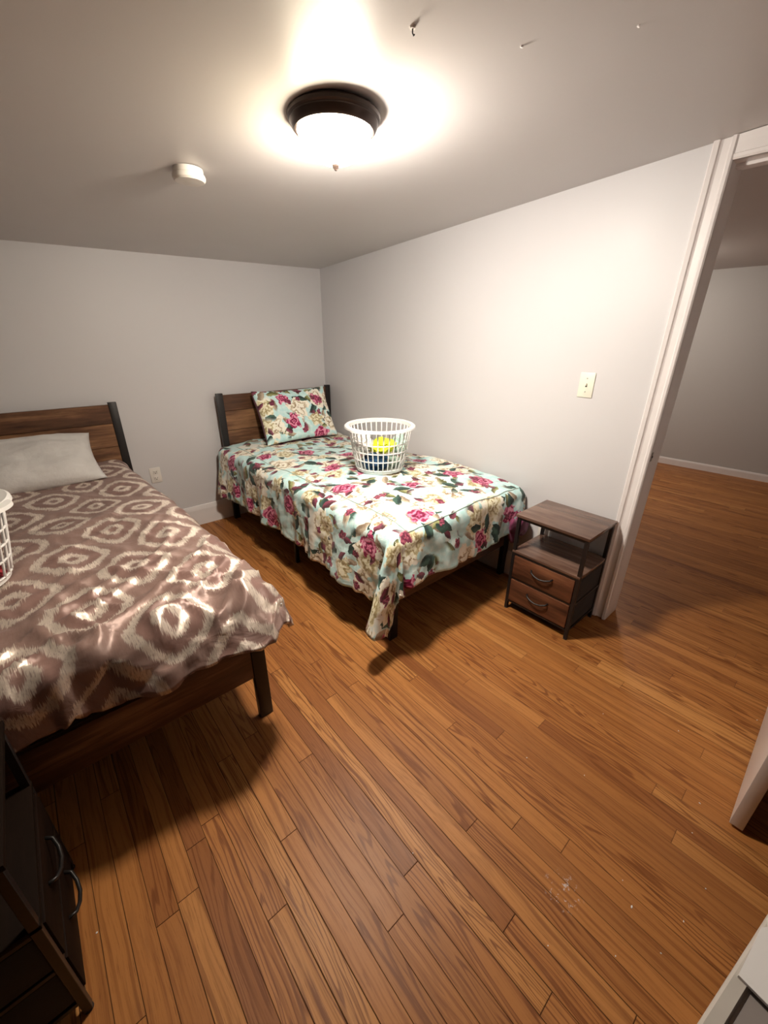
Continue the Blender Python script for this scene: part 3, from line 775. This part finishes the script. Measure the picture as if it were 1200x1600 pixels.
# ------------------------------------------------------------------ nightstands
def nightstand(label, loc, rz, m_top, m_front):
    """local: width along x, front faces -y, back at y=+d/2"""
    t = thing('nightstand', label, 'nightstand', loc, rz, None)
    w, d, h = .40, .325, .615; s = .018
    for sx in (-1, 1):
        for sy in (-1, 1):
            xa = sx*(w/2-.006); ya = sy*(d/2-.006)
            bm = bmesh.new(); add_box(bm, (xa-sx*s, ya-sy*s, .006), (xa, ya, h-.016), .001, 1)
            lg = link_mesh('leg', bm, M_['metal'], t, True, 40)
            bm = bmesh.new(); add_lathe(bm, [(0, 0), (.011, 0), (.009, .007), (0, .007)], (xa-sx*s/2, ya-sy*s/2, 0), 12); link_mesh('foot', bm, M_['fabric'], lg, True, 40)
    def rail(a, b):
        bm = bmesh.new(); add_box(bm, a, b, .001, 1); link_mesh('rail', bm, M_['metal'], t, True, 40)
    for z in (.052, .214, .368, h-.031):
        for sy in (-1, 1): rail((-w/2+s+.006, sy*(d/2-.007), z), (w/2-s-.006, sy*(d/2-.007)-sy*.015, z+.013))
        for sx in (-1, 1): rail((sx*(w/2-.007), -d/2+s+.006, z), (sx*(w/2-.007)-sx*.015, d/2-s-.006, z+.013))
    def board(name, a, b, mat, par):
        bm = bmesh.new(); add_box(bm, a, b, .0018, 2); return link_mesh(name, bm, mat, par, True, 40)
    o = board('top', (-w/2, -d/2, h-.016), (w/2, d/2, h), m_top, t)
    o = board('shelf', (-w/2+.006, -d/2+.004, .381), (w/2-.006, d/2-.006, .395), m_top, t)
    for z0, z1 in ((.070, .211), (.229, .365)):
        fr = board('drawer', (-w/2+.027, -d/2+.002, z0), (w/2-.027, -d/2+.014, z1), m_front, t)
        bm = bmesh.new(); add_box(bm, (-w/2+.010, -d/2+.0145, z0), (w/2-.010, d/2-.028, z1-.004), .004); link_mesh('drawer_box', bm, M_['fabric'], fr, True, 40)
        zm = (z0+z1)/2 + .012
        bm = bmesh.new(); add_tube(bm, [(-.062, -d/2+.003, zm+.010), (-.055, -d/2-.012, zm+.004), (-.03, -d/2-.020, zm-.006), (0, -d/2-.023, zm-.010), (.03, -d/2-.020, zm-.006), (.055, -d/2-.012, zm+.004), (.062, -d/2+.003, zm+.010)], .0048, 8)
        link_mesh('handle', bm, M_['metal'], fr, True)
    return t
M_['shade_top'] = rustic('shaded_nightstand_board', 'x', (.006, .003, .002), (.010, .005, .003), (.016, .008, .005), .75, .08)  # same nightstand model, its shade put into near-black board colours
M_['shade_front'] = rustic('shaded_nightstand_front', 'x', (.005, .002, .001), (.010, .004, .002), (.018, .007, .004), .7, .1)  # drawer wood darkened the same way, shade in the colour
M_['wx_top'] = rustic('nightstand_top_wood', 'x', (.055, .028, .020), (.125, .070, .050), (.26, .160, .118), .26, .6)
nightstand('rustic two-drawer nightstand with black metal legs beside the doorway', (2.032, .845, 0), -PI/2, M_['wx_top'], M_['front'])
nightstand('shadowed two-drawer nightstand at the foot of the mauve bed', (-.249-.16, .963, 0), PI/2, M_['shade_top'], M_['shade_front'])

# ------------------------------------------------------------------ bin near the camera, lower right
tb = thing('storage_bin', 'grey plastic storage bin with pale rim at the lower right corner', 'bin', (.0, .0, 0))
ZB = .45
ou = Vector((.581-.856, -.139+.191, 0)).normalized()      # along the rim toward the camera
nn = Vector((ou.y, -ou.x, 0))                               # pick the side away from the room
if nn.y > 0: nn = -nn
P0 = Vector((.858, -.1915, 0)); L_, D_ = .40, .30
def rr_poly(c, L0, L1, D0, D1): return [c + ou*L0 + nn*D0, c + ou*L1 + nn*D0, c + ou*L1 + nn*D1, c + ou*L0 + nn*D1]
def ringed(bm, polys):
    rs = [[bm.verts.new(p) for p in pl] for pl in polys]
    for A, B in zip(rs, rs[1:]):
        for k in range(4): bm.faces.new([A[k], A[(k+1) % 4], B[(k+1) % 4], B[k]])
    return rs
def lv(inset, z): return [p + Vector((0, 0, z)) for p in rr_poly(P0, -.06+inset, L_-inset, inset, D_-inset)]
bm = bmesh.new(); rs = ringed(bm, [lv(.045, 0), lv(.014, ZB-.03), lv(.016, ZB-.012)]); bm.faces.new(rs[0]); bm.faces.new(rs[-1])
bmesh.ops.recalc_face_normals(bm, faces=bm.faces[:]); link_mesh('body', bm, M_['bin'], tb)
bm = bmesh.new(); rs = ringed(bm, [lv(.012, ZB-.030), lv(.0, ZB-.028), lv(0, ZB-.004), lv(.004, ZB), lv(.022, ZB), lv(.026, ZB-.010), lv(.03, ZB-.011)]); bm.faces.new(rs[-1])
bmesh.ops.recalc_face_normals(bm, faces=bm.faces[:])
link_mesh('lid', bm, M_['rim'], tb)
bm = bmesh.new(); vs_ = [bm.verts.new(p + Vector((0, 0, ZB-.0105))) for p in rr_poly(P0, -.03, L_-.03, .03, D_-.03)]; f = bm.faces.new(vs_)
ex = bmesh.ops.extrude_face_region(bm, geom=[f])
for g in ex['geom']:
    if isinstance(g, bmesh.types.BMVert): g.co.z += .002
bmesh.ops.recalc_face_normals(bm, faces=bm.faces[:]); link_mesh('lid_panel', bm, M_['bin'], tb)
zs_ = ZB + .001
pa, pb, pc = Vector((.843, -.190, 0)), Vector((.700, -.170, 0)), Vector((.690, -.235, 0))
pd = Vector((.675, -.36, 0)); pe = Vector((.86, -.39, 0))
bm = bmesh.new()
edge = [pa, pa.lerp(pb, .12)+Vector((0, -.006, 0)), pa.lerp(pb, .2)+Vector((.0, .001, 0)), pb, pc, pd, pe]
add_prism(bm, [(p.x, p.y) for p in edge], zs_, zs_+.006)
bmesh.ops.recalc_face_normals(bm, faces=bm.faces[:])
tag(link_mesh('white_board', bm, M_['board']), 'white board offcut lying on the grey storage bin', 'board')

# ------------------------------------------------------------------ paint chips on the floor
R_ = random.Random(11)
chips = [(.944, -.012, .0042), (.56, .492, .002), (1.118, .428, .0025), (2.02, -.125, .003), (1.704, .079, .0028), (1.156, -.14, .0022), (.803, -.023, .0024), (.686, .104, .0024),
         (-.225, .924, .0034), (1.43, -.06, .003), (1.30, -.07, .0022), (.99, .03, .0018), (1.02, -.12, .003), (.90, -.10, .002), (1.22, .25, .002), (1.55, .32, .002)]
CL = ['largest white paint chip on the floor between the scuff mark and the bin', 'white speck on the floor in the middle of the lamp reflection',
 'white chip on the floor between the two beds and the scuff mark', 'white chip on the floor close to the doorway and the far end of the door',
 'white chip on the floor in front of the doorway', 'white chip on the floor left of the open door', 'tiny chip on the floor just below the scuff mark',
 'tiny chip on the floor left of and below the scuff mark', 'lone white chip on the dark floor by the shadowed nightstand', 'white chip touching the lower end of the open door',
 'small chip on the floor a step left of the door end', 'smallest chip on the floor right of the scuff mark', 'white chip on the floor next to the rim of the grey bin',
 'chip on the floor under the near edge of the bin rim', 'small chip on the open floor above the largest chip', 'small chip on the floor halfway from door to nightstand']
for i_, (x, y, s) in enumerate(chips):
    bm = bmesh.new(); n_ = R_.randint(5, 7)
    pl = [(s*math.cos(2*PI*k/n_)*R_.uniform(.6, 1.2), s*.7*math.sin(2*PI*k/n_)*R_.uniform(.6, 1.2)) for k in range(n_)]
    add_prism(bm, pl, 0, lambda a, b: .0012+abs(a)*.2); bmesh.ops.recalc_face_normals(bm, faces=bm.faces[:])
    o = link_mesh('paint_chip', bm, M_['board']); o.location = (x, y, .0002); o.rotation_euler.z = R_.uniform(0, 6)
    tag(o, CL[i_], 'paint chip', 'white paint chips on the floor')
